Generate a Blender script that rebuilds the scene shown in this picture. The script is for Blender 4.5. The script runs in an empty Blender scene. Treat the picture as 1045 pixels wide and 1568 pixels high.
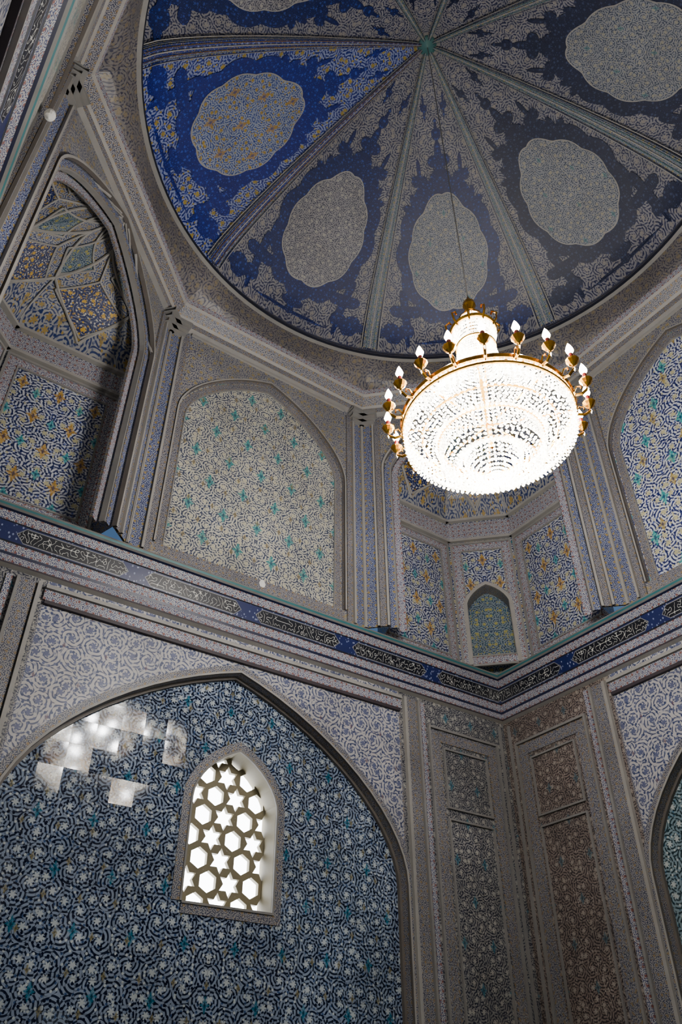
import bpy, bmesh, math, random
from mathutils import Vector
random.seed(4)
pi=math.pi
R=3.97; RU=3.8; HU=RU*math.tan(pi/8); RT=3.55
CAM=(-3.53,-3.02,1.6)

# ------------------------------------------------------------------ materials
def lin(h):
    h=h.lstrip('#'); c=[int(h[i:i+2],16)/255 for i in (0,2,4)]
    return tuple((x/12.92 if x<=.04045 else ((x+.055)/1.055)**2.4) for x in c)+(1,)
class NT:
    def __init__(s,name):
        s.m=bpy.data.materials.new(name); s.m.use_nodes=True
        s.t=s.m.node_tree; s.t.nodes.clear()
        s.out=s.t.nodes.new('ShaderNodeOutputMaterial'); s.b=s.t.nodes.new('ShaderNodeBsdfPrincipled')
        s.t.links.new(s.b.outputs[0],s.out.inputs[0])
    def n(s,k): return s.t.nodes.new(k)
    def l(s,a,b): s.t.links.new(a,b)
    def put(s,i,v):
        if isinstance(v,(int,float,tuple)): i.default_value=v
        else: s.l(v,i)
    def M(s,op,a,b=None,c=None,clamp=False):
        n=s.n('ShaderNodeMath'); n.operation=op; n.use_clamp=clamp
        s.put(n.inputs[0],a)
        if b is not None: s.put(n.inputs[1],b)
        if c is not None: s.put(n.inputs[2],c)
        return n.outputs[0]
    def V(s,op,a,b=None,scale=None):
        n=s.n('ShaderNodeVectorMath'); n.operation=op
        s.put(n.inputs[0],a)
        if b is not None: s.put(n.inputs[1],b)
        if scale is not None: n.inputs['Scale'].default_value=scale
        return n.outputs[0]
    def mix(s,f,a,b):
        n=s.n('ShaderNodeMix'); n.data_type='RGBA'
        s.put(n.inputs[0],f); s.put(n.inputs[6],a); s.put(n.inputs[7],b)
        return n.outputs[2]
    def below(s,x,edge,soft):
        a=s.M('SUBTRACT',edge,x); a=s.M('DIVIDE',a,soft); return s.M('ADD',a,.5,clamp=True)
MATS={}
def arab(name,g,l,acc,fl,scale=5,lw=.5,K=15,rough=.45,motif=None,sym=True,stain=.35,leaf=.23,rnd=.75,motif2=None,spec=.5,tile=None):
    T=NT(name); g,l,acc,fl=[lin(x) for x in (g,l,acc,fl)]
    uv=T.n('ShaderNodeUVMap').outputs[0]
    sp=T.n('ShaderNodeSeparateXYZ'); T.l(uv,sp.inputs[0]); u,v=sp.outputs[0],sp.outputs[1]
    u_raw=u
    if sym: u=T.M('ABSOLUTE',u)
    cb=T.n('ShaderNodeCombineXYZ'); T.put(cb.inputs[0],T.M('MULTIPLY',u,float(scale))); T.put(cb.inputs[1],T.M('MULTIPLY',v,float(scale)))
    P=cb.outputs[0]
    def vor(vec,sc,r):
        n=T.n('ShaderNodeTexVoronoi'); n.voronoi_dimensions='2D'; T.l(vec,n.inputs['Vector']); n.inputs['Scale'].default_value=sc; n.inputs['Randomness'].default_value=r
        return n
    vo=vor(P,1.0,rnd)
    d=T.n('ShaderNodeVectorMath'); d.operation='SUBTRACT'; T.l(P,d.inputs[0]); T.l(vo.outputs['Position'],d.inputs[1])
    s2=T.n('ShaderNodeSeparateXYZ'); T.l(d.outputs[0],s2.inputs[0])
    ang=T.M('ARCTAN2',s2.outputs[1],s2.outputs[0]); r=vo.outputs['Distance']
    s3=T.n('ShaderNodeSeparateColor'); T.l(vo.outputs['Color'],s3.inputs[0])
    sg=T.M('SUBTRACT',T.M('MULTIPLY',T.M('GREATER_THAN',s3.outputs[1],.5),2.0),1.0)
    ph=T.M('ADD',T.M('MULTIPLY',ang,sg),T.M('ADD',T.M('MULTIPLY',r,float(K)),T.M('MULTIPLY',s3.outputs[0],6.28)))
    sn=T.M('ABSOLUTE',T.M('SINE',ph))
    leafy=T.M('MULTIPLY',T.M('ADD',T.M('MULTIPLY',T.M('COSINE',T.M('ADD',T.M('MULTIPLY',ang,7.0),T.M('MULTIPLY',r,26.0))),.75),1.0),float(lw))
    tend=T.below(sn,leafy,.2)
    vo2=vor(P,3.4,1.0); lf=T.below(vo2.outputs['Distance'],leaf,.07)
    s4=T.n('ShaderNodeSeparateColor'); T.l(vo2.outputs['Color'],s4.inputs[0])
    col=T.mix(T.M('MULTIPLY',lf,.85),g,acc)
    col=T.mix(T.M('MULTIPLY',tend,.96),col,l)
    lf2=T.M('MULTIPLY',lf,T.M('GREATER_THAN',s4.outputs[0],.6)); col=T.mix(lf2,col,l)
    lf3=T.M('MULTIPLY',lf,T.M('LESS_THAN',s4.outputs[0],.25)); col=T.mix(lf3,col,fl)
    flr=T.M('MULTIPLY',T.M('ADD',T.M('MULTIPLY',T.M('COSINE',T.M('MULTIPLY',ang,6.0)),.35),1.0),.15)
    fm=T.below(r,flr,.05); col=T.mix(fm,col,fl)
    def addm(col,mo):
        mc,sx,sy,size=mo[:4]
        vr=T.M('DIVIDE',v,sy); row=T.M('MODULO',T.M('FLOOR',vr),2.0)
        uu=T.M('ADD',T.M('DIVIDE',u,sx),T.M('MULTIPLY',row,.5))
        fx=T.M('MULTIPLY',T.M('SUBTRACT',T.M('FRACT',uu),.5),sx); fy=T.M('MULTIPLY',T.M('SUBTRACT',T.M('FRACT',vr),.5),sy)
        rr=T.M('SQRT',T.M('ADD',T.M('POWER',T.M('ABSOLUTE',fx),2.0),T.M('MULTIPLY',T.M('POWER',T.M('ABSOLUTE',fy),2.0),.5)))
        an=T.M('ARCTAN2',fy,fx)
        lim=T.M('MULTIPLY',T.M('ADD',T.M('ADD',T.M('MULTIPLY',T.M('COSINE',T.M('MULTIPLY',an,4.0)),.35),T.M('MULTIPLY',T.M('COSINE',T.M('MULTIPLY',an,12.0)),.2)),1.0),float(size))
        mk=T.below(rr,lim,.012); col=T.mix(T.M('MULTIPLY',mk,.8),col,lin(mc))
        return T.mix(T.M('MULTIPLY',T.below(rr,T.M('MULTIPLY',lim,.35),.01),.8),col,l)
    if motif: col=addm(col,motif)
    if motif2: col=addm(col,motif2)
    no=T.n('ShaderNodeTexNoise'); T.l(uv,no.inputs['Vector']); no.inputs['Scale'].default_value=1.3; no.inputs['Detail'].default_value=5
    dk=T.M('ADD',T.M('MULTIPLY',no.outputs[0],stain*2),1-stain)
    if tile:
        tu,tv=T.M('DIVIDE',u_raw,tile),T.M('DIVIDE',v,tile)
        e=T.M('MINIMUM',T.M('PINGPONG',tu,.5),T.M('PINGPONG',tv,.5))
        dk=T.M('MULTIPLY',dk,T.M('SUBTRACT',1.0,T.M('MULTIPLY',T.below(e,.02,.02),.35)))
        cc=T.n('ShaderNodeCombineXYZ'); T.put(cc.inputs[0],T.M('FLOOR',tu)); T.put(cc.inputs[1],T.M('FLOOR',tv))
        wn=T.n('ShaderNodeTexWhiteNoise'); wn.noise_dimensions='2D'; T.l(cc.outputs[0],wn.inputs['Vector'])
        off=T.V('SCALE',T.V('SUBTRACT',wn.outputs['Color'],(.5,.5,.5)),scale=.11)
        ge=T.n('ShaderNodeNewGeometry')
        nn=T.V('NORMALIZE',T.V('ADD',ge.outputs['Normal'],off)); T.l(nn,T.b.inputs['Normal'])
    hs=T.n('ShaderNodeHueSaturation'); T.l(col,hs.inputs['Color']); T.l(dk,hs.inputs['Value']); hs.inputs['Saturation'].default_value=1.1
    T.l(hs.outputs[0],T.b.inputs['Base Color']); T.b.inputs['Roughness'].default_value=rough
    T.b.inputs['Specular IOR Level'].default_value=spec
    if not tile:
        bp=T.n('ShaderNodeBump'); bp.inputs['Strength'].default_value=.25; bp.inputs['Distance'].default_value=.01
        T.l(tend,bp.inputs['Height']); T.l(bp.outputs[0],T.b.inputs['Normal'])
    MATS[name]=T.m
def plain(name,c,rough=.6,metal=0,em=None,es=0,var=.2,sc=6):
    T=NT(name)
    tc=T.n('ShaderNodeTexCoord'); no=T.n('ShaderNodeTexNoise'); T.l(tc.outputs['Object'],no.inputs['Vector']); no.inputs['Scale'].default_value=sc; no.inputs['Detail'].default_value=6
    hs=T.n('ShaderNodeHueSaturation'); hs.inputs['Color'].default_value=lin(c)
    T.l(T.M('ADD',T.M('MULTIPLY',no.outputs[0],var*2),1-var),hs.inputs['Value'])
    T.l(hs.outputs[0],T.b.inputs['Base Color']); T.b.inputs['Roughness'].default_value=rough; T.b.inputs['Metallic'].default_value=metal
    if em: T.b.inputs['Emission Color'].default_value=lin(em); T.b.inputs['Emission Strength'].default_value=es
    MATS[name]=T.m
def frieze(name,H=.19):
    T=NT(name); uv=T.n('ShaderNodeUVMap').outputs[0]
    sp=T.n('ShaderNodeSeparateXYZ'); T.l(uv,sp.inputs[0]); u,v=sp.outputs[0],sp.outputs[1]
    cu=T.M('ABSOLUTE',T.M('SUBTRACT',T.M('FRACT',T.M('DIVIDE',u,1.35)),.5)); cu=T.M('MULTIPLY',cu,1.35)
    cv=T.M('ABSOLUTE',T.M('SUBTRACT',v,H/2))
    e=T.M('ADD',T.M('MAXIMUM',T.M('SUBTRACT',cu,.50),0.0),cv)
    inside=T.below(e,.076,.006); line=T.M('SUBTRACT',T.below(e,.084,.004),inside)
    cb=T.n('ShaderNodeCombineXYZ'); T.put(cb.inputs[0],T.M('MULTIPLY',u,24.0)); T.put(cb.inputs[1],T.M('MULTIPLY',v,18.0))
    no=T.n('ShaderNodeTexNoise'); T.l(cb.outputs[0],no.inputs['Vector']); no.inputs['Scale'].default_value=1.0; no.inputs['Detail'].default_value=0
    scr=T.M('MULTIPLY',T.below(T.M('ABSOLUTE',T.M('SUBTRACT',no.outputs[0],.5)),.026,.015),T.below(cv,.06,.01))
    no2=T.n('ShaderNodeTexVoronoi'); T.l(cb.outputs[0],no2.inputs['Vector']); no2.inputs['Scale'].default_value=1.2
    fl=T.below(no2.outputs[0],.26,.08)
    ins=T.mix(scr,lin('#050714'),lin('#c4c2ba')); outc=T.mix(fl,lin('#0e1c50'),lin('#8088a4'))
    col=T.mix(inside,outc,ins); col=T.mix(line,col,lin('#8f8e8a'))
    T.l(col,T.b.inputs['Base Color']); T.b.inputs['Roughness'].default_value=.35; MATS[name]=T.m

#       name          ground    line      leaf      flower
arab('spandrel',   '#aeaaa8','#353f60','#74788a','#565c78',scale=5.2,lw=.40,K=15,motif=('#5e2f2c',.42,.36,.012),stain=.5)
arab('archtile',   '#7f8a9c','#060d24','#243f68','#b0b6b8',scale=6.2,lw=.56,K=14,rough=.075,spec=.38,motif=('#2f6a80',.5,.44,.03),motif2=('#8d8460',.31,.27,.016),stain=.65,tile=.23)
arab('archtile_e', '#7f9096','#10282e','#355e78','#b8bcb8',scale=6,lw=.54,K=14,rough=.3,motif=('#3e7c76',.5,.44,.035))
arab('lowpanel',   '#7b7976','#181b2e','#4a4b58','#98948c',scale=7.4,lw=.54,rough=.4,motif=('#2f6878',.42,.42,.03),sym=False,stain=.5)
arab('lowpanel_e', '#7c7068','#2a2226','#564840','#928a80',scale=7.4,lw=.54,rough=.4,motif=('#45606a',.42,.42,.028),sym=False,stain=.5)
arab('uppanel_n',  '#b2afa3','#24304c','#626672','#b5af98',scale=6.2,lw=.48,motif=('#338080',.46,.42,.048),motif2=('#8a784a',.31,.27,.02),stain=.45)
arab('uppanel_e',  '#c6c8ca','#0c1b58','#364a94','#bcb48c',scale=4.8,lw=.56,motif=('#3f9a94',.52,.46,.05),motif2=('#a8924e',.6,.5,.045))
arab('nichepanel', '#adafb4','#0c1a48','#30448a','#aaa482',scale=5.4,lw=.58,motif=('#a8843c',.42,.42,.05),motif2=('#2f8a8c',.5,.36,.035))
arab('kite',       '#10204f','#b3b0a8','#a88235','#c09a44',scale=7,lw=.16)
arab('vault',      '#8f8e8c','#23335f','#5c637c','#98804a',scale=6.4,lw=.50,motif=('#98803c',.4,.3,.03))
arab('greenkite',  '#747f84','#17304c','#226068','#98904e',scale=7,lw=.5)
arab('plasterup',  '#8b8884','#404660','#716f74','#94845e',scale=7,lw=.38,stain=.4)
arab('border',     '#8f8c8a','#282f48','#625f6c','#857050',scale=12,lw=.52,sym=False,rnd=.2)
arab('blueborder', '#9297a2','#122058','#344a88','#9a8248',scale=10,lw=.58,sym=False,rnd=.2)
arab('whiteborder','#b0aeac','#283460','#6e7088','#7a4c42',scale=12,lw=.47,sym=False,rnd=.2)
arab('domeground', '#7c7a7d','#1a2042','#4c4c5c','#85807a',scale=6.2,lw=.50,stain=.4)
arab('domeground_lit','#848ca8','#0f1e6c','#24388c','#98843f',scale=5.8,lw=.55,stain=.4)  # bluer copy of domeground; stronger light on one sector put into the colour
arab('medal',      '#868486','#2a2c40','#56565e','#9a968e',scale=8.5,lw=.40,stain=.4)
arab('medal_lit',    '#8a909c','#1a3476','#566898','#9a8038',scale=7.5,lw=.44,motif=('#98783a',.42,.4,.045),stain=.4)  # medallion fill coloured bluer, as if more light reached it
arab('medal_c',    '#838589','#28344a','#565e6a','#948f80',scale=8.5,lw=.40,motif=('#4a7478',.5,.42,.02),stain=.4)
arab('blueleaf',   '#0b1642','#152562','#101c4e','#364886',scale=12,lw=.25)
arab('litleaf',  '#061360','#0c227e','#091a74','#4254a0',scale=12,lw=.25)  # ornament blue made more vivid to imitate the better-lit sector
arab('dimleaf',   '#0f1630','#1a2342','#161d3c','#383f5c',scale=12,lw=.25)  # same ornament greyed down to imitate sectors with less light
arab('ribstrip',   '#838488','#28405c','#5a6064','#8f845a',scale=12,lw=.45,sym=False,rnd=.2)
arab('ribblue',    '#122c7c','#8c7c44','#0e2068','#8690b8',scale=12,lw=.25,sym=False,rnd=.2)
arab('cove',       '#6c6764','#343444','#575250','#786d58',scale=6,lw=.36,stain=.4)
plain('beige','#7f7c78'); plain('beige_l','#95918b'); plain('ochre','#5f5852'); plain('darkline','#171926')
plain('teal','#2c6a6e',.4); plain('rust','#33292e'); plain('navy','#0c1536',.4)
plain('ribgreen','#386462',.5); plain('plaster','#776e54')
plain('gold','#c8932e',.25,1.0,var=.1); plain('redcup','#7a1f18',.3,.3)
plain('floorstone','#8f8a80',.3); plain('whiteplastic','#e8e6e0',.4)
plain('daylight','#ffffff',.5,0,'#f4f8ff',13.0,var=.05); plain('flame','#fff4dd',.5,0,'#fff0d0',30.0,var=.05)
frieze('frieze')
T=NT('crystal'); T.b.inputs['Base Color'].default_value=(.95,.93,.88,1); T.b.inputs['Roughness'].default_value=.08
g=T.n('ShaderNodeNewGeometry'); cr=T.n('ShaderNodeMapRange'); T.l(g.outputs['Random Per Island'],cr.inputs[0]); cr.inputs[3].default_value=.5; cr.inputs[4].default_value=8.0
T.b.inputs['Emission Color'].default_value=(1,.93,.80,1); T.l(cr.outputs[0],T.b.inputs['Emission Strength']); T.b.inputs['Transmission Weight'].default_value=.5  # beads glow themselves; lamplight in the glass is put in as emission
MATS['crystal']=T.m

# ------------------------------------------------------------------ mesh builder
COL=bpy.context.scene.collection
class MB:
    def __init__(s): s.f=[]
    def face(s,pts,mat,uvs=None):
        if uvs is None: uvs=[(p[0],p[2]) for p in pts]
        s.f.append(([tuple(p) for p in pts],mat,uvs))
    def obj(s,name,smooth=False,weld=False):
        v=[];fs=[];ms=[];uv=[];names=[]
        for pts,m,us in s.f:
            if m not in names: names.append(m)
            i=len(v); v+=pts; fs.append(tuple(range(i,i+len(pts)))); ms.append(names.index(m)); uv+=us
        me=bpy.data.meshes.new(name); me.from_pydata(v,[],fs)
        for n in names: me.materials.append(MATS[n])
        me.polygons.foreach_set('material_index',ms)
        ul=me.uv_layers.new(name='UVMap'); ul.data.foreach_set('uv',[c for p in uv for c in p])
        if weld:
            b=bmesh.new(); b.from_mesh(me); bmesh.ops.remove_doubles(b,verts=b.verts,dist=1e-4); b.to_mesh(me); b.free()
        if smooth: me.polygons.foreach_set('use_smooth',[True]*len(me.polygons))
        me.update(); o=bpy.data.objects.new(name,me); COL.objects.link(o); return o
def TF(a):
    c,s=math.cos(a),math.sin(a)
    return lambda u,d,z:(u*c+d*s,-u*s+d*c,z)
def prof(s): s=min(1,abs(s)); return .65*math.sqrt(max(0,1-s*s))+.35*(1-s)
def ah(u,hw,zs,za): return zs+(za-zs)*prof(u/hw)
def aus(hw,n=28,c=0): return [c+hw*math.sin(-pi/2+pi*i/n) for i in range(n+1)]
def cols(mb,T,us,lo,hi,d,mat):
    f=lambda q,u:q(u) if callable(q) else q
    for a,b in zip(us,us[1:]):
        p=[(a,f(lo,a)),(b,f(lo,b)),(b,f(hi,b)),(a,f(hi,a))]
        mb.face([T(x,d,z) for x,z in p],mat,p)
def apath(hw,zb,zs,za,n=28,c=0):
    p=[(u+c,ah(u,hw,zs,za)) for u in aus(hw,n)]
    return [(c-hw,zb)]+p+[(c+hw,zb)]
def reveal(mb,T,path,d0,d1,mat):
    L=0
    for a,b in zip(path,path[1:]):
        l=math.dist(a,b)
        mb.face([T(a[0],d0,a[1]),T(b[0],d0,b[1]),T(b[0],d1,b[1]),T(a[0],d1,a[1])],mat,[(L,0),(L+l,0),(L+l,d1-d0),(L,d1-d0)]); L+=l
def band(mb,T,path,o0,o1,d,t,mat,side=None,closed=False):
    n=len(path); A=[];B=[];Ls=[0]
    for i in range(n):
        if closed: p0,p1,p2=path[i-1],path[i],path[(i+1)%n]
        else: p0,p1,p2=path[max(0,i-1)],path[i],path[min(n-1,i+1)]
        def nm(a,b):
            x,y=b[0]-a[0],b[1]-a[1]; l=math.hypot(x,y)
            return None if l<1e-7 else (-y/l,x/l)
        n1=nm(p0,p1) or nm(p1,p2); n2=nm(p1,p2) or n1
        m=(n1[0]+n2[0],n1[1]+n2[1])
        m=(m[0]/2,m[1]/2); q=max(m[0]*n1[0]+m[1]*n1[1],.4)
        m=(m[0]/q,m[1]/q)
        A.append((p1[0]+m[0]*o0,p1[1]+m[1]*o0)); B.append((p1[0]+m[0]*o1,p1[1]+m[1]*o1))
        Ls.append(Ls[-1]+math.dist(p1,path[(i+1)%n]))
    side=side or mat; w=abs(o1-o0)
    for i in range(n if closed else n-1):
        j=(i+1)%n; u0,u1=Ls[i],Ls[i+1]
        mb.face([T(A[i][0],d-t,A[i][1]),T(A[j][0],d-t,A[j][1]),T(B[j][0],d-t,B[j][1]),T(B[i][0],d-t,B[i][1])],mat,[(u0,0),(u1,0),(u1,w),(u0,w)])
        for Q in (A,B):
            mb.face([T(Q[i][0],d-t,Q[i][1]),T(Q[j][0],d-t,Q[j][1]),T(Q[j][0],d+.005,Q[j][1]),T(Q[i][0],d+.005,Q[i][1])],side,[(u0,0),(u1,0),(u1,t),(u0,t)])
def rect(u0,u1,z0,z1): return [(u0,z0),(u0,z1),(u1,z1),(u1,z0)]
def tube(mb,pts,r,mat,n=6,closed=False,rs=None):
    pts=[Vector(p) for p in pts]; N=len(pts); rings=[]
    for i in range(N):
        if closed: t=pts[(i+1)%N]-pts[i-1]
        else: t=pts[min(N-1,i+1)]-pts[max(0,i-1)]
        t.normalize(); a=Vector((0,0,1)) if abs(t.z)<.95 else Vector((1,0,0))
        x=t.cross(a).normalized(); y=t.cross(x); rr=rs[i] if rs else r
        rings.append([pts[i]+x*rr*math.cos(2*pi*k/n)+y*rr*math.sin(2*pi*k/n) for k in range(n)])
    L=0
    for i in range(N if closed else N-1):
        j=(i+1)%N; l=(pts[j]-pts[i]).length
        for k in range(n):
            q=(k+1)%n
            mb.face([rings[i][k],rings[i][q],rings[j][q],rings[j][k]],mat,[(L,k*.01),(L,q*.01),(L+l,q*.01),(L+l,k*.01)])
        L+=l
def lathe(mb,prf,c,mat,n=24):
    cx,cy,cz=c
    for (r0,z0),(r1,z1) in zip(prf,prf[1:]):
        for k in range(n):
            a,b=2*pi*k/n,2*pi*(k+1)/n
            mb.face([(cx+r0*math.cos(a),cy+r0*math.sin(a),cz+z0),(cx+r0*math.cos(b),cy+r0*math.sin(b),cz+z0),(cx+r1*math.cos(b),cy+r1*math.sin(b),cz+z1),(cx+r1*math.cos(a),cy+r1*math.sin(a),cz+z1)],mat)

# ------------------------------------------------------------------ lower walls
ZC=5.96
names={0:'north',1:'east',2:'south',3:'west'}
HW=2.18; ZS=3.62; ZA=5.46; REC=.13
WHW=.47; WZ0=3.20; WZS=4.12; WZA=4.66; WC=.14
for k in range(4):
    T=TF(k*pi/2); mb=MB(); east=(k==1)
    lowp='lowpanel_e' if east else 'lowpanel'
    us=aus(HW)
    cols(mb,T,us,lambda u:ah(u,HW,ZS,ZA),ZC,R,'spandrel')
    for s in (-1,1):
        a,b=sorted((s*HW,s*2.2)); cols(mb,T,[a,b],0,ZC,R,'border')
        a,b=sorted((s*2.2,s*R)); cols(mb,T,[a,b],0,ZC,R,lowp)
        e=2.26
        band(mb,T,[(s*e,0),(s*e,5.78)],-.02,.02,R,.05,'beige_l')
        band(mb,T,[(s*(e+.11),0),(s*(e+.11),5.78)],-.08,.08,R,.02,'border')
        band(mb,T,[(s*(e+.21),0),(s*(e+.21),5.78)],-.015,.015,R,.05,'beige')
        p=rect(s*2.64,s*3.78,.4,5.5)
        band(mb,T,p,-.014,.014,R,.03,'beige',closed=True)
        p=rect(s*2.74,s*3.68,.5,5.4)
        band(mb,T,p,-.07,.07,R,.012,'border',closed=True)
        p=rect(s*2.86,s*3.56,4.55,5.26); band(mb,T,p,-.01,.01,R,.025,'beige',closed=True)
        p=rect(s*2.86,s*3.56,.6,4.42); band(mb,T,p,-.01,.01,R,.025,'beige',closed=True)
        band(mb,T,[(s*3.87,0),(s*3.87,5.78)],-.015,.015,R,.03,'beige')
        band(mb,T,[(s*2.55,0),(s*2.55,5.78)],-.03,.03,R,.02,'whiteborder')
    ap=apath(HW,0,ZS,ZA)
    reveal(mb,T,ap,R,R+REC,'border')
    band(mb,T,ap,0,.022,R,.03,'beige_l','ochre'); band(mb,T,ap,.022,.09,R,.012,'border')
    band(mb,T,ap,-.03,-.0,R+REC,.04,'ochre')
    band(mb,T,[(-2.2,5.75),(2.2,5.75)],-.02,.02,R,.06,'beige_l')
    band(mb,T,[(-2.2,5.67),(2.2,5.67)],-.055,.055,R,.03,'whiteborder')
    band(mb,T,[(-2.18,5.59),(2.18,5.59)],-.018,.018,R,.04,'rust')
    D=R+REC
    tile='archtile_e' if east else 'archtile'
    arc=lambda u:ah(u,HW,ZS,ZA)
    if k==0:
        wl,wr=WC-WHW,WC+WHW
        left=[u for u in us if u<wl]+[wl]; right=[wr]+[u for u in us if u>wr]
        cols(mb,T,left,0,arc,D,tile); cols(mb,T,right,0,arc,D,tile)
        wu=aus(WHW,16,WC)
        cols(mb,T,wu,0,WZ0,D,tile); cols(mb,T,wu,lambda u:ah(u-WC,WHW,WZS,WZA),arc,D,tile)
        wp=apath(WHW,WZ0,WZS,WZA,16,WC)
        reveal(mb,T,wp+[wp[0]],D,D+.3,'plaster')
        band(mb,T,wp+[wp[0]],0,.02,D,.02,'beige'); band(mb,T,wp+[wp[0]],.02,.1,D,.008,'border')
    else:
        z0=2.7 if k in (2,3) else 0  # unseen south and west arches left open below to let daylight in
        cols(mb,T,us,z0,arc,D,tile)
    mb.obj('wall_'+names[k])

# ------------------------------------------------------------------ frieze / cornice on the square
ZU=6.44
mb=MB()
PR=[(0,5.84,'beige_l'),(.05,5.86,'rust'),(.05,5.88,'whiteborder'),(.035,5.96,'navy'),(.04,5.99,'whiteborder'),(.05,6.085,'darkline'),(.06,6.10,'frieze'),(.09,6.29,'darkline'),(.10,6.30,'whiteborder'),
    (.14,6.38,'navy'),(.16,6.395,'beige'),(.18,6.41,'teal'),(.19,6.43,'beige'),(.2,ZU,'beige'),(.0,ZU+.01,'beige'),(-1.2,ZU+.01,'beige')]
for k in range(4):
    T=TF(k*pi/2)
    for (p0,z0,m),(p1,z1,_) in zip(PR,PR[1:]):
        a0,a1=R-p0,R-p1; w=math.hypot(p1-p0,z1-z0)
        mb.face([T(-a0,R-p0,z0),T(a0,R-p0,z0),T(a1,R-p1,z1),T(-a1,R-p1,z1)],m,[(-a0,0),(a0,0),(a1,w),(-a1,w)])
mb.obj('trim_1')

# ------------------------------------------------------------------ upper octagon
ZO=10.15
PH,PB,PS,PA=1.26,6.60,8.65,9.85
SH,SS,SA=1.27,9.0,10.06
def pil(mb,T,s):
    e=HU
    band(mb,T,[(s*(e-.015),ZU),(s*(e-.015),9.98)],-.015,.015,RU,.05,'beige_l')
    band(mb,T,[(s*(e-.10),ZU),(s*(e-.10),9.98)],-.065,.065,RU,.025,'blueborder')
    band(mb,T,[(s*(e-.18),ZU),(s*(e-.18),9.98)],-.014,.014,RU,.06,'beige_l')
    band(mb,T,[(s*(e-.24),ZU),(s*(e-.24),9.98)],-.04,.04,RU,.03,'border')
    for z,w,t in ((9.9,.11,.08),(9.98,.13,.12),(10.05,.15,.17)):
        band(mb,T,[(s*(e-.1)-w,z),(s*(e-.1)+w,z)],-.03,.03,RU,t,'beige')
nodes=[(-SH,RU),(-1.464,4.15),(-.97,4.645),(-.474,5.14),(0,5.14),(.474,5.14),(.97,4.645),(1.464,4.15),(SH,RU)]
def SV(T,tt,s,off=0):
    tt=max(0,min(8,tt)); i=min(7,int(tt)); f=tt-i
    x=nodes[i][0]*(1-f)+nodes[i+1][0]*f; y=nodes[i][1]*(1-f)+nodes[i+1][1]*f
    x=x*s; y=RU+(y-RU)*s
    z=SS+(SA-SS)*prof(s)
    return T(x*(1-off),y-off,z-off)
card={0:'north',2:'east',4:'south',6:'west',1:'northeast',3:'southeast',5:'southwest',7:'northwest'}
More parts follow.
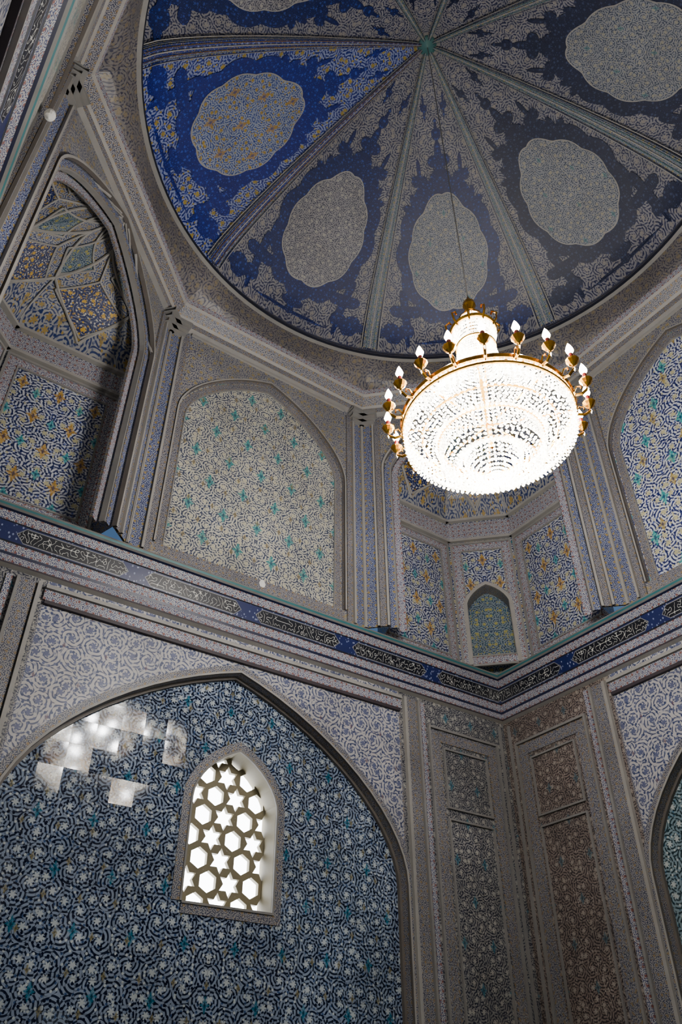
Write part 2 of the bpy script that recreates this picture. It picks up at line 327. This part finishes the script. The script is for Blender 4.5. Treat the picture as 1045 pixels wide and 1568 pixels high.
for k in range(8):
    T=TF(k*pi/4); mb=MB()
    if k%2==0:
        cols(mb,T,[-HU,-PH],ZU,ZO,RU,'plasterup'); cols(mb,T,[PH,HU],ZU,ZO,RU,'plasterup')
        cols(mb,T,aus(PH),lambda u:ah(u,PH,PS,PA),ZO,RU,'plasterup'); cols(mb,T,[-PH,PH],ZU,PB,RU,'border')
        ap=apath(PH,PB,PS,PA)
        reveal(mb,T,ap+[ap[0]],RU,RU+.06,'border')
        cols(mb,T,aus(PH),PB,lambda u:ah(u,PH,PS,PA),RU+.06,'uppanel_n' if k in(0,6) else 'uppanel_e')
        band(mb,T,ap,.0,.02,RU,.03,'beige_l','ochre'); band(mb,T,ap,-.11,-.015,RU+.06,.01,'border')
        band(mb,T,ap,-.125,-.11,RU+.06,.02,'beige')
        band(mb,T,[(-PH,ZO-.1),(PH,ZO-.1)],-.015,.015,RU,.03,'beige_l')
        pil(mb,T,-1); pil(mb,T,1)
    else:
        cols(mb,T,[-HU,-SH],ZU,ZO,RU,'plasterup'); cols(mb,T,[SH,HU],ZU,ZO,RU,'plasterup')
        cols(mb,T,aus(SH),lambda u:ah(u,SH,SS,SA),ZO,RU,'plasterup')
        ap=apath(SH,ZU,SS,SA)
        band(mb,T,ap,-.015,.015,RU,.05,'beige_l','ochre'); band(mb,T,ap,-.09,-.015,RU+.06,.03,'blueborder','border'); band(mb,T,ap,-.11,-.09,RU+.1,.06,'beige'); band(mb,T,ap,-.20,-.11,RU+.16,.03,'whiteborder','border')
        pil(mb,T,-1); pil(mb,T,1)
        pl=[nodes[0],nodes[1],nodes[3],nodes[5],nodes[7],nodes[8]]
        for i,(a,b) in enumerate(zip(pl,pl[1:])):
            L=math.dist(a,b); dx,dy=(b[0]-a[0])/L,(b[1]-a[1])/L
            nx,ny=dy,-dx
            def TT(u,d,z,a=a,dx=dx,dy=dy,nx=nx,ny=ny,L=L):
                return T(a[0]+dx*(u+L/2)-nx*d,a[1]+dy*(u+L/2)-ny*d,z)
            h=L/2
            if L<.6:
                cols(mb,TT,[-h,h],ZU,SS,0,'blueborder'); continue
            if i==2:
                nh=.3; nz,nt=7.4,7.75
                cols(mb,TT,[-h,-nh],ZU,SS,0,'nichepanel'); cols(mb,TT,[nh,h],ZU,SS,0,'nichepanel')
                cols(mb,TT,aus(nh,14),lambda u:ah(u,nh,nz,nt),SS,0,'nichepanel')
                np_=apath(nh,ZU,nz,nt,14); reveal(mb,TT,np_,0,.22,'border')
                cols(mb,TT,aus(nh,14),ZU,lambda u:ah(u,nh,nz,nt),.22,'greenkite')
                band(mb,TT,np_,0,.05,0,.03,'beige_l')
            else:
                cols(mb,TT,[-h,h],ZU,SS,0,'nichepanel')
            ft=8.5
            band(mb,TT,rect(-h+.04,h-.04,ZU+.05,ft),-.015,.015,0,.03,'beige',closed=True)
            band(mb,TT,rect(-h+.11,h-.11,ZU+.12,ft-.07),-.055,.055,0,.01,'whiteborder',closed=True)
            band(mb,TT,rect(-h+.175,h-.175,ZU+.185,ft-.135),-.01,.01,0,.02,'beige',closed=True)
            band(mb,TT,[(-h,8.56),(h,8.56)],-.02,.02,0,.06,'beige_l'); band(mb,TT,[(-h,8.73),(h,8.73)],-.15,.15,0,.015,'whiteborder')
            band(mb,TT,[(-h,8.93),(h,8.93)],-.02,.02,0,.07,'beige_l')
        def patch(c0,c1,c2,c3,mat,off,n=6):
            bl=lambda a,b:[(c0[q]*(1-a)+c1[q]*a)*(1-b)+(c3[q]*(1-a)+c2[q]*a)*b for q in (0,1)]
            for i in range(n):
                for j in range(n):
                    P=[bl(i/n,j/n),bl((i+1)/n,j/n),bl((i+1)/n,(j+1)/n),bl(i/n,(j+1)/n)]
                    mb.face([SV(T,p[0],p[1],off) for p in P],mat,[(p[0]*.5,p[1]*1.8) for p in P])
        for i in range(8):
            patch((i,1),(i+1,1),(i+1,0.0),(i,0.0),'vault',0,12)
        def rib(t0,s0,t1,s1,r=.018):
            tube(mb,[SV(T,t0+(t1-t0)*q/8,s0+(s1-s0)*q/8,.016) for q in range(9)],r,'beige_l')
        def kite(t,s0,s1,w,mat,lo=.5):
            sm=s0+(s1-s0)*lo
            patch((t,s0),(t+w,sm),(t,s1),(t-w,sm),mat,.01)
            for q in (-1,1): rib(t,s0,t+q*w,sm,.013); rib(t+q*w,sm,t,s1,.013)
        for t in (2,4,6): kite(t,.97,.58,.82,'kite',.5)
        for t in (1,3,5,7): kite(t,.66,.30,.7,'greenkite',.4)
        for t in (0,2,4,6,8):
            for q in (-1,1):
                if 0<=t+q<=8: rib(t,.99,t+q,.70); rib(t+q,.70,t,.30); rib(t+q,.30,t,.08,.012)
        for t in (2,4,6): rib(t,.58,t,.03,.013)
        for t in (1,3,5,7): rib(t,.99,t,.66,.011); rib(t,.30,t,.03,.012)
    mb.obj('wall_upper_'+card[k])

# ------------------------------------------------------------------ octagon moulding and drum
mb=MB()
OP=[(RU,10.07,'beige'),(RU-.05,10.12,'border'),(RU-.07,10.19,'beige_l'),(RU-.10,10.22,'border'),(RU-.2,10.32,'beige_l'),(RU-.23,10.35,'whiteborder'),(RT,10.42,'cove')]
for k in range(8):
    T=TF(k*pi/4); t8=math.tan(pi/8)
    for (d0,z0,m),(d1,z1,_) in zip(OP,OP[1:]):
        mb.face([T(-d0*t8,d0,z0),T(d0*t8,d0,z0),T(d1*t8,d1,z1),T(-d1*t8,d1,z1)],m,[(-d0*t8,0),(d0*t8,0),(d1*t8,.1),(-d1*t8,.1)])
NS=128
def octr(a):
    b=(a+pi/8)%(pi/4)-pi/8
    return RT/math.cos(b)
RR=3.5
def LP(a,q,z):
    e=q**.6; r=octr(a)*(1-e)+RR*e
    return (r*math.cos(a),r*math.sin(a),z)
for s_ in range(6):
    q0,q1=s_/6,(s_+1)/6; z0,z1=10.42+.34*q0,10.42+.34*q1
    for i in range(NS):
        a,b=2*pi*i/NS,2*pi*(i+1)/NS
        mb.face([LP(a,q0,z0),LP(b,q0,z0),LP(b,q1,z1),LP(a,q1,z1)],'cove',[(a*3.5,z0),(b*3.5,z0),(b*3.5,z1),(a*3.5,z1)])
RG=[(RR,10.76,'beige'),(RR-.05,10.775,'darkline'),(RR-.06,10.82,'whiteborder'),(RR-.03,10.87,'navy'),(RR-.02,10.9,'blueborder'),(RR+.02,10.98,'beige'),(RR+.02,11.02,'beige')]
for (r0,z0,m),(r1,z1,_) in zip(RG,RG[1:]):
    for i in range(NS):
        a,b=2*pi*i/NS,2*pi*(i+1)/NS
        mb.face([(r0*math.cos(a),r0*math.sin(a),z0),(r0*math.cos(b),r0*math.sin(b),z0),(r1*math.cos(b),r1*math.sin(b),z1),(r1*math.cos(a),r1*math.sin(a),z1)],m,[(a*3.5,0),(b*3.5,0),(b*3.5,.1),(a*3.5,.1)])
mb.obj('trim_2')

# ------------------------------------------------------------------ dome
DR,DZ,DA=3.54,10.94,13.26
def DP(th,rho,off=0):
    z=DZ+(DA-DZ)*(.3*math.sqrt(max(0,1-rho*rho))+.7*(1-rho))
    r=DR*rho
    return (r*math.cos(th)*(1-off/4),r*math.sin(th)*(1-off/4),z-off)
mb=MB(); nr=26
for s in range(8):
    c=s*pi/4; g='domeground_lit' if s==3 else 'domeground'  # northwest sector painted as if better lit
    for i in range(12):
        a,b=-pi/8+pi/4*i/12,-pi/8+pi/4*(i+1)/12
        for j in range(nr):
            r0,r1=j/nr,(j+1)/nr
            mb.face([DP(c+a,r0),DP(c+b,r0),DP(c+b,r1),DP(c+a,r1)],g,[(a*r0*DR,r0*4.2),(b*r0*DR,r0*4.2),(b*r1*DR,r1*4.2),(a*r1*DR,r1*4.2)])
def SP(c,w,rho,off): return DP(c+w/(max(rho,.03)*DR),rho,off)
def poly_fan(c,w0,r0,fn,mat,off,n=48,rings=4):
    P=[fn(2*pi*i/n) for i in range(n)]
    for i in range(n):
        j=(i+1)%n
        for q in range(rings):
            f0,f1=q/rings,(q+1)/rings
            pts=[(w0+P[i][0]*f0,r0+P[i][1]*f0),(w0+P[j][0]*f0,r0+P[j][1]*f0),(w0+P[j][0]*f1,r0+P[j][1]*f1),(w0+P[i][0]*f1,r0+P[i][1]*f1)]
            if q==0: pts=pts[1:]
            mb.face([SP(c,w,r,off) for w,r in pts],mat,[(w,r*4.2) for w,r in pts])
for s in range(8):
    c=s*pi/4
    leaf={3:'litleaf',2:'blueleaf',1:'blueleaf',4:'blueleaf'}.get(s,'dimleaf'); med='medal_lit' if s==3 else ('medal_c' if s in (0,1,7) else 'medal')  # leaf tone per sector imitates how light falls on the dome
    def shape(a,b,lob,pt,n=4):
        def f(t):
            x,y=math.cos(t),math.sin(t)
            k=1+lob*abs(math.cos(n*t))
            rr=b*y*k; w=a*x*k
            if y<0: rr*=1+pt*(abs(y)**6); w*=1-.14*abs(y)
            else: w*=1+.16*y
            return (w,rr)
        return f
    r0=.695
    poly_fan(c,0,r0,shape(.72,.225,.09,.24,6),leaf,.012,96)
    poly_fan(c,0,r0,shape(.565,.180,.06,.16,5),'beige_l',.018,96)
    poly_fan(c,0,r0,shape(.552,.176,.06,.16,5),med,.022,96)
    def pal(a,b,ph=0,n=4,dp=.35):
        return lambda t:(a*(1+dp*math.cos(n*t+ph))*math.cos(t),b*(1+dp*math.cos(n*t+ph))*math.sin(t))
    poly_fan(c,0,.375,pal(.12,.05),leaf,.014,rings=2)
    poly_fan(c,0,.285,pal(.05,.04),leaf,.014,rings=2)
    poly_fan(c,0,.43,lambda t:(.05*math.cos(t),.08*math.sin(t)),leaf,.014,12,2)
    for q in (-1,1):
        poly_fan(c,q*.74,.88,pal(.17,.05,0,4,.45),leaf,.014,rings=2)
        poly_fan(c,q*.98,.95,pal(.26,.025,0,4,.25),leaf,.014,rings=2)
        poly_fan(c,q*.76,.94,pal(.09,.04),leaf,.015,rings=2)
        poly_fan(c,q*.30,.44,pal(.08,.05,0,4,.5),leaf,.014,rings=2)
        poly_fan(c,q*.44,.535,pal(.10,.035,0,4,.5),leaf,.014,rings=2)
        poly_fan(c,q*.14,.20,pal(.035,.03,0,4,.4),leaf,.014,rings=2)
    poly_fan(c,0,.945,pal(.13,.03),leaf,.014,rings=2)
    poly_fan(c,0,.975,pal(.6,.008,0,6,.1),leaf,.013,rings=2)
for s in range(8):
    c=s*pi/4+pi/8; bl=(s in (2,3))
    def strip(w0a,w0b,w1a,w1b,off,mat):
        for j in range(26):
            r0,r1=.02+j/26*.975,.02+(j+1)/26*.975
            L=lambda a,b,r:a+(b-a)*r
            p=[(L(w0a,w1a,r0),r0),(L(w0b,w1b,r0),r0),(L(w0b,w1b,r1),r1),(L(w0a,w1a,r1),r1)]
            mb.face([SP(c,w,r,off) for w,r in p],mat,[(r*4.2,w) for w,r in p])
    strip(-.02,.02,-.11,.11,.04,'ribstrip')
    strip(-.012,.012,-.08,.08,.055,'ribblue' if bl else 'ribstrip')
    strip(-.003,.003,-.008,.008,.07,'beige_l')
    for q in (-1,1):
        strip(q*.012,q*.016,q*.050,q*.058,.07,'ribgreen' if not bl else 'gold')
        strip(q*.020,q*.024,q*.108,q*.122,.065,'navy')
        strip(q*.026,q*.030,q*.128,q*.142,.05,'beige_l')
lathe(mb,[(.001,-.12),(.05,-.11),(.09,-.08),(.12,-.07),(.13,-.04),(.13,.02)],(0,0,DA-.02),'ribgreen',16)
mb.obj('ceiling_dome',True,True)

# ------------------------------------------------------------------ window lattice
T=TF(0); mb=MB(); D=R+REC+.22
hr=.135
for row in range(-1,9):
    for col in range(-4,5):
        cx=WC+col*hr*math.sqrt(3)+(row%2)*hr*math.sqrt(3)/2; cz=3.24+row*hr*1.5
        star=(col%2==0) if row%2==0 else ((col+(row//2))%2==0)
        hexo=[(cx+hr*(1 if i%2==0 else .866)*math.cos(pi*i/6+pi/2),cz+hr*(1 if i%2==0 else .866)*math.sin(pi*i/6+pi/2)) for i in range(12)]
        f=(lambda i:hr*(.9 if i%2==0 else .50)) if star else (lambda i:hr*(.74 if i%2==0 else .64))
        inn=[(cx+f(i)*math.cos(pi*i/6+pi/2),cz+f(i)*math.sin(pi*i/6+pi/2)) for i in range(12)]
        for i in range(12):
            j=(i+1)%12
            mb.face([T(hexo[i][0],D,hexo[i][1]),T(hexo[j][0],D,hexo[j][1]),T(inn[j][0],D,inn[j][1]),T(inn[i][0],D,inn[i][1])],'plaster')
            mb.face([T(inn[i][0],D,inn[i][1]),T(inn[j][0],D,inn[j][1]),T(inn[j][0],D+.05,inn[j][1]),T(inn[i][0],D+.05,inn[i][1])],'plaster')
mb.face([T(-.7,D+.06,3.0),T(.8,D+.06,3.0),T(.8,D+.06,4.9),T(-.7,D+.06,4.9)],'daylight')
mb.obj('window_1')

mb=MB(); mb.face([(-5,-5,0),(5,-5,0),(5,5,0),(-5,5,0)],'floorstone'); mb.obj('floor')

# ------------------------------------------------------------------ chandelier
root=bpy.data.objects.new('chandelier',None); COL.objects.link(root)
gold=MB(); cry=MB(); can=MB()
def ring(mb,r,z,t,mat,n=64): tube(mb,[(r*math.cos(2*pi*i/n),r*math.sin(2*pi*i/n),z) for i in range(n)],t,mat,6,True)
def bead(p,w,h):
    x,y,z=p; a0=random.random()*pi
    e=[(x+w*math.cos(a0+pi*k/2),y+w*math.sin(a0+pi*k/2),z) for k in range(4)]
    t=(x,y,z+h); b=(x,y,z-h*1.3)
    for k in range(4):
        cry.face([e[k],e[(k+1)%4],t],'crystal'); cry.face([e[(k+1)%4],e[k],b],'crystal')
def curtain(prf,n,step=.034,w=.014):
    L=[0]
    for a,b in zip(prf,prf[1:]): L.append(L[-1]+math.dist(a,b))
    m=int(L[-1]/step)
    for k in range(n):
        th=2*pi*k/n
        for i in range(m+1):
            s=i/m*L[-1]; j=0
            while j<len(L)-2 and s>L[j+1]: j+=1
            f=(s-L[j])/(L[j+1]-L[j]); r=prf[j][0]*(1-f)+prf[j+1][0]*f; z=prf[j][1]*(1-f)+prf[j+1][1]*f
            bead((r*math.cos(th),r*math.sin(th),z),min(w,pi*r/n*1.05+.004),step*.45)
ZR=6.05
ring(gold,.675,ZR,.024,'gold'); ring(gold,.68,ZR-.07,.014,'gold'); ring(gold,.53,ZR-.15,.01,'gold'); ring(gold,.40,ZR-.22,.018,'gold'); ring(gold,.22,ZR-.38,.014,'gold')
ring(gold,.19,7.15,.022,'gold'); ring(gold,.17,6.93,.01,'gold')
curtain([(.67,ZR-.02),(.665,ZR-.20)],96,w=.018)
curtain([(.65,ZR-.16),(.57,ZR-.27),(.46,ZR-.27),(.40,ZR-.22)],76,w=.018)
curtain([(.40,ZR-.22),(.40,ZR-.40)],68,w=.017)
curtain([(.39,ZR-.38),(.31,ZR-.47),(.22,ZR-.40)],52,w=.017)
curtain([(.22,ZR-.38),(.20,ZR-.50),(.12,ZR-.57),(.02,ZR-.59)],40,w=.017)
curtain([(.18,7.13),(.15,6.98),(.18,6.72),(.3,6.42),(.5,6.17),(.66,ZR+.02)],56)
for k in range(36): bead((.19*math.cos(2*pi*k/36),.19*math.sin(2*pi*k/36),7.09),.014,.04)
for k in range(10):
    th=2*pi*k/10; c,s=math.cos(th),math.sin(th)
    tube(gold,[(r*c,r*s,z-.07) for r,z in ((.18,7.18),(.23,7.24),(.24,7.31),(.20,7.36),(.19,7.33))],.01,'gold',5)
    tube(gold,[(r*c,r*s,z-.07) for r,z in ((.18,7.24),(.13,7.36),(.06,7.46),(.03,7.5))],.009,'gold',5)
    for q in (.1,.3,.5,.7,.9): bead(((.17-.14*q)*c,(.17-.14*q)*s,7.17+.24*q),.018,.03)
lathe(gold,[(.001,7.74),(.015,7.70),(.03,7.66),(.055,7.63),(.06,7.59),(.04,7.55),(.025,7.53),(.05,7.5),(.07,7.47),(.03,7.44),(.001,7.42)],(0,0,-.07),'gold',16)
NA=20
for k in range(NA):
    th=2*pi*(k+.5)/NA; c,s=math.cos(th),math.sin(th)
    tube(gold,[(r*c,r*s,z) for r,z in ((.675,ZR),(.70,ZR-.05),(.75,ZR-.06),(.795,ZR-.03),(.80,ZR+.03))],.012,'gold',6)
    tube(gold,[(r*c,r*s,z) for r,z in ((.69,ZR-.02),(.72,ZR+.03),(.75,ZR+.02),(.75,ZR-.01))],.007,'gold',5)
    ce=(.80*c,.80*s,ZR+.03)
    lathe(gold,[(.008,-.03),(.032,-.01),(.05,.02),(.053,.03),(.02,.035)],ce,'gold',10)
    lathe(can,[(.018,.03),(.018,.10),(.014,.105)],ce,'redcup',8)
    lathe(can,[(.012,.10),(.027,.125),(.032,.145),(.018,.19),(.002,.225)],ce,'flame',8)
    bead((ce[0],ce[1],ce[2]-.06),.01,.025)
tube(gold,[(0,0,7.66),(0,0,DA-.1)],.006,'beige',6)
tube(gold,[(0,0,7.4),(0,0,ZR-.3)],.02,'gold',8)
for k in range(8):
    th=2*pi*k/8; tube(gold,[(0,0,ZR-.05),(.675*math.cos(th),.675*math.sin(th),ZR)],.008,'gold',5)
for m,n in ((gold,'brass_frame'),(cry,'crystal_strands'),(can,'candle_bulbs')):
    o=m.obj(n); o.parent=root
def lamp(n,loc,e,rad,col=(.97,.98,1.0)):
    l=bpy.data.lights.new(n,'POINT'); l.energy=e; l.shadow_soft_size=rad; l.color=col
    o=bpy.data.objects.new(n,l); o.location=loc; COL.objects.link(o); o.parent=root
for k in range(6):
    th=2*pi*k/6+.3
    lamp('ring_bulb',(.54*math.cos(th),.54*math.sin(th),ZR+.3),54,.05)
    lamp('basket_bulb',(.42*math.cos(th),.42*math.sin(th),ZR-.08),60,.05)
lamp('stem_bulb',(.0,.09,6.68),32,.05)
lamp('bowl_bulb',(.0,.0,ZR-.46),66,.05)

mb=MB(); lathe(mb,[(.02,0),(.02,.05),(.05,.08),(.06,.12),(.045,.17),(.001,.19)],(.1,R-.13,ZU),'whiteplastic',14); mb.obj('ledge_lamp')
mb=MB(); c=(-3.76,1.1,8.55); lathe(mb,[(.001,-.06),(.04,-.04),(.05,0),(.04,.04),(.001,.06)],c,'whiteplastic',14); mb.obj('globe_lamp')

# ------------------------------------------------------------------ world + camera
w=bpy.data.worlds.new('World'); bpy.context.scene.world=w; w.use_nodes=True
nt=w.node_tree; bg=nt.nodes['Background']; sky=nt.nodes.new('ShaderNodeTexSky'); sky.sky_type='HOSEK_WILKIE'; sky.turbidity=3; sky.sun_direction=(.3,-.5,.8)
nt.links.new(sky.outputs[0],bg.inputs[0]); bg.inputs[1].default_value=2.0
cd=bpy.data.cameras.new('camera'); cam=bpy.data.objects.new('camera',cd); COL.objects.link(cam)
cd.sensor_fit='VERTICAL'; cd.sensor_height=36; cd.sensor_width=24; cd.lens=27.6; cd.clip_start=.05
cam.location=CAM; cam.rotation_euler=(math.radians(90+38.1),0,math.radians(-34.8))
bpy.context.scene.camera=cam
